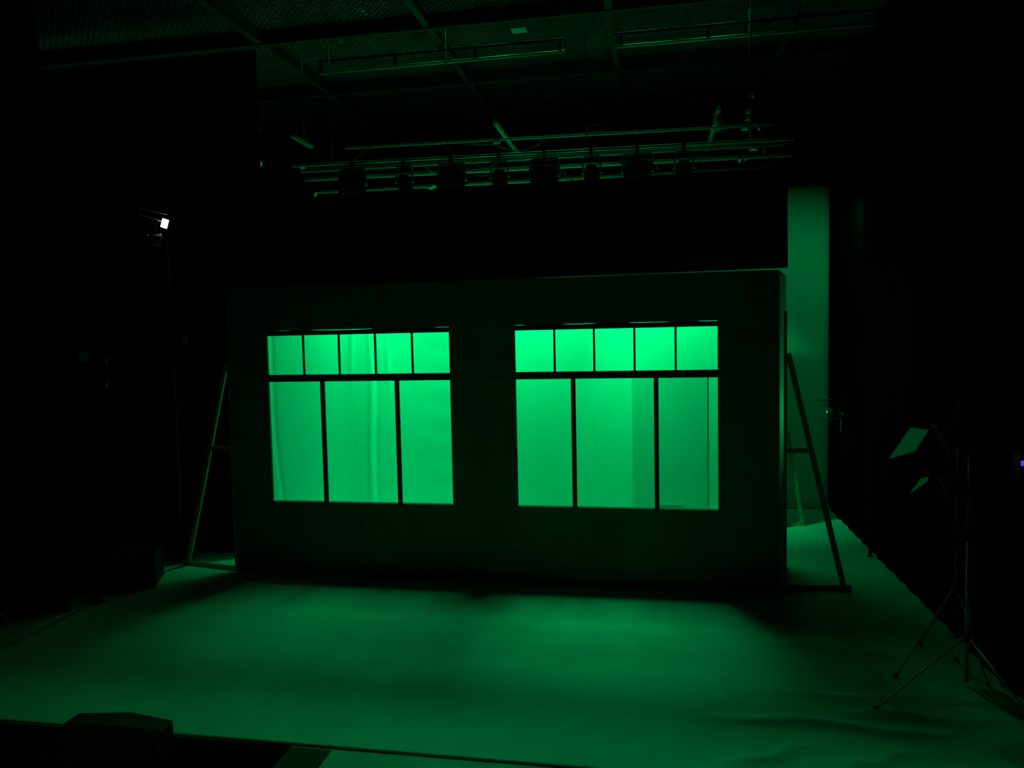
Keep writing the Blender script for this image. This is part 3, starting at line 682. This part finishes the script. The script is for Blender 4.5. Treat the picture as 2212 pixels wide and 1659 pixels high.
MB().bar((-.05, -.02, -.072), (.07, -.02, -.082), .03, .012).build('lower_flap', TAPE, lo)
MB().bar((.085, -.02, .065), (.10, -.02, .03), .012, .008).build('upper_clip', TAPE, lo)
MB().tube([(-.0, 0, .05), (.02, .0, .22)], .007, 8).build('hanger', BLKBODY, lo)
MB().tube([(-.12, 0, -.02), (-.12, 0, .06)], .010, 8).build('knob', TAPE, lo)

lb = empty('boom_stand', (-1.02, -1.30, 0), 'dark boom pole at the far left carrying two small lamps', 'stand')
MB().tube([(0, 0, 0), (0, 0, 3.05)], .022, 12).build('pole', BLKBODY, lb, smooth=True)
MB().tube([(0, 0, 0), (0, 0, .015)], .08, 24).build('base_plate', BLKBODY, lb)
def side_spot(loc, label, s, flap):
    r = empty('boom_lamp', loc, label, 'stage light', 'small lamps on the far left boom')
    MB().tube([(.02, 0, 0), (.05, 0, 0), (.20, 0, 0), (.26, 0, 0)], [.03*s, .06*s, .065*s, .06*s], 14).build('barrel', BLKBODY, r, smooth=True)
    if flap: MB().box(.0, .12, -.075, -.07, -.055, .045).build('pale_label_plate', mat('dull_plate', (.8, .8, .8), .8), r)
    MB().bar((.0, 0, 0), (-.08, .0, .0), .02, .02).build('arm', BLKSTEEL, r)
    MB().tube([(.30*s, -.02, -.09), (.30*s, -.02, -.03)], .012, 8).build('knob', GREYMETAL, r)
    return r
side_spot((-.95, -1.38, 2.86), 'small lamp with a faint pale plate at the far left, upper one on its boom', 1, True)
side_spot((-.93, -1.38, 2.60), 'small dim lamp at the far left below the one with the pale plate', .9, False)
sw = MB().box(-.03, .03, -.02, .02, -.05, .05).build('switch_box', GREYMETAL, bevel=.004); sw.location = (-1.10, .755, 3.02)
tag(sw, 'tiny pale box on the dark curtain between the lamps and the scenery wall', 'electrical box')
rc = empty('road_case', (-1.26, -.76, 0), 'low black road case on the floor at the left, by the dark curtains', 'case', rz=R(24))
MB().box(-.56, .56, -.22, .22, .03, .42).build('body', CASE, rc, bevel=.01)
ed = MB()
for x in (-.56, .56):
    for y_ in (-.22, .22): ed.bar((x, y_, .03), (x, y_, .42), .018)
for z in (.04, .415):
    for y_ in (-.22, .22): ed.bar((-.56, y_, z), (.56, y_, z), .018)
ed.build('edge_trim', BLKSTEEL, rc)
MB().box(-.54, .54, -.20, .20, 0, .03).build('base', CASE, rc)

sc_ = empty('tripod_stand', (-1.45, -2.55, 0), 'dark tripod stand at the left edge with only one leg tip catching light', 'stand', 'tripod stands on the left')
MB().tube([(0, 0, .1), (0, 0, 1.8)], .014, 10).build('pole', BLKBODY, sc_, smooth=True)
for b in ((.42, -.28, .012), (-.4, -.2, .012), (.0, .5, .012)): foot_leg(sc_, (b[0]*.05, b[1]*.05, .55), b, .009)

# ------------------------------------------------------------------ floor monitor at the front left
mo = empty('floor_monitor', (1.565, -4.19, FZ+.012), 'black wedge floor monitor speaker in front of the stage edge at lower left', 'speaker')
H = .288; w = .385
plan = lambda x, y_: y_ + (.07*(1-abs(x)/w) if y_ > -.05 else 0)
prof = [(0, 0), (0, H), (-.14, H), (-.46, .10), (-.46, 0)]; g = MB(); vs = []
for x in (-w, 0, w): vs += [(x, plan(x, y_), z) for y_, z in prof]
fs = [tuple(range(5)), tuple(range(10, 15))]
for c_ in (0, 5): fs += [(c_+i, c_+(i+1) % 5, c_+5+(i+1) % 5, c_+5+i) for i in range(5)]
g.add(vs, fs).build('cabinet', CASE, mo, bevel=.010)
a, b = Vector((0, -.14, H)), Vector((0, -.46, .10)); d = (b-a).normalized(); nn = Vector((0, d.z, -d.y)).normalized()
if nn.z < 0: nn = -nn
MB().bar(a+d*.03+nn*.004, b-d*.03+nn*.004, 2*w-.07, .012, nn).build('grille', GRILLE, mo, bevel=.003)
for s in (-1, 1): MB().box(s*(w+.002)-.006, s*(w+.002)+.006, -.22, -.10, .16, .20).build('handle', BLKSTEEL, mo)
cl = MB(); pts = [(1.03+.10*math.cos(t*1.1)*(1-.02*t), -4.20+.055*math.sin(t*1.1), FZ+.03+.008*math.sin(t*3)+.0035*t) for t in lin(0, 26, 120)]
tag(cl.tube(pts, .009, 6).build('coiled_cable', BLKBODY, smooth=True), 'coil of black cable lying left of the floor monitor', 'cable')
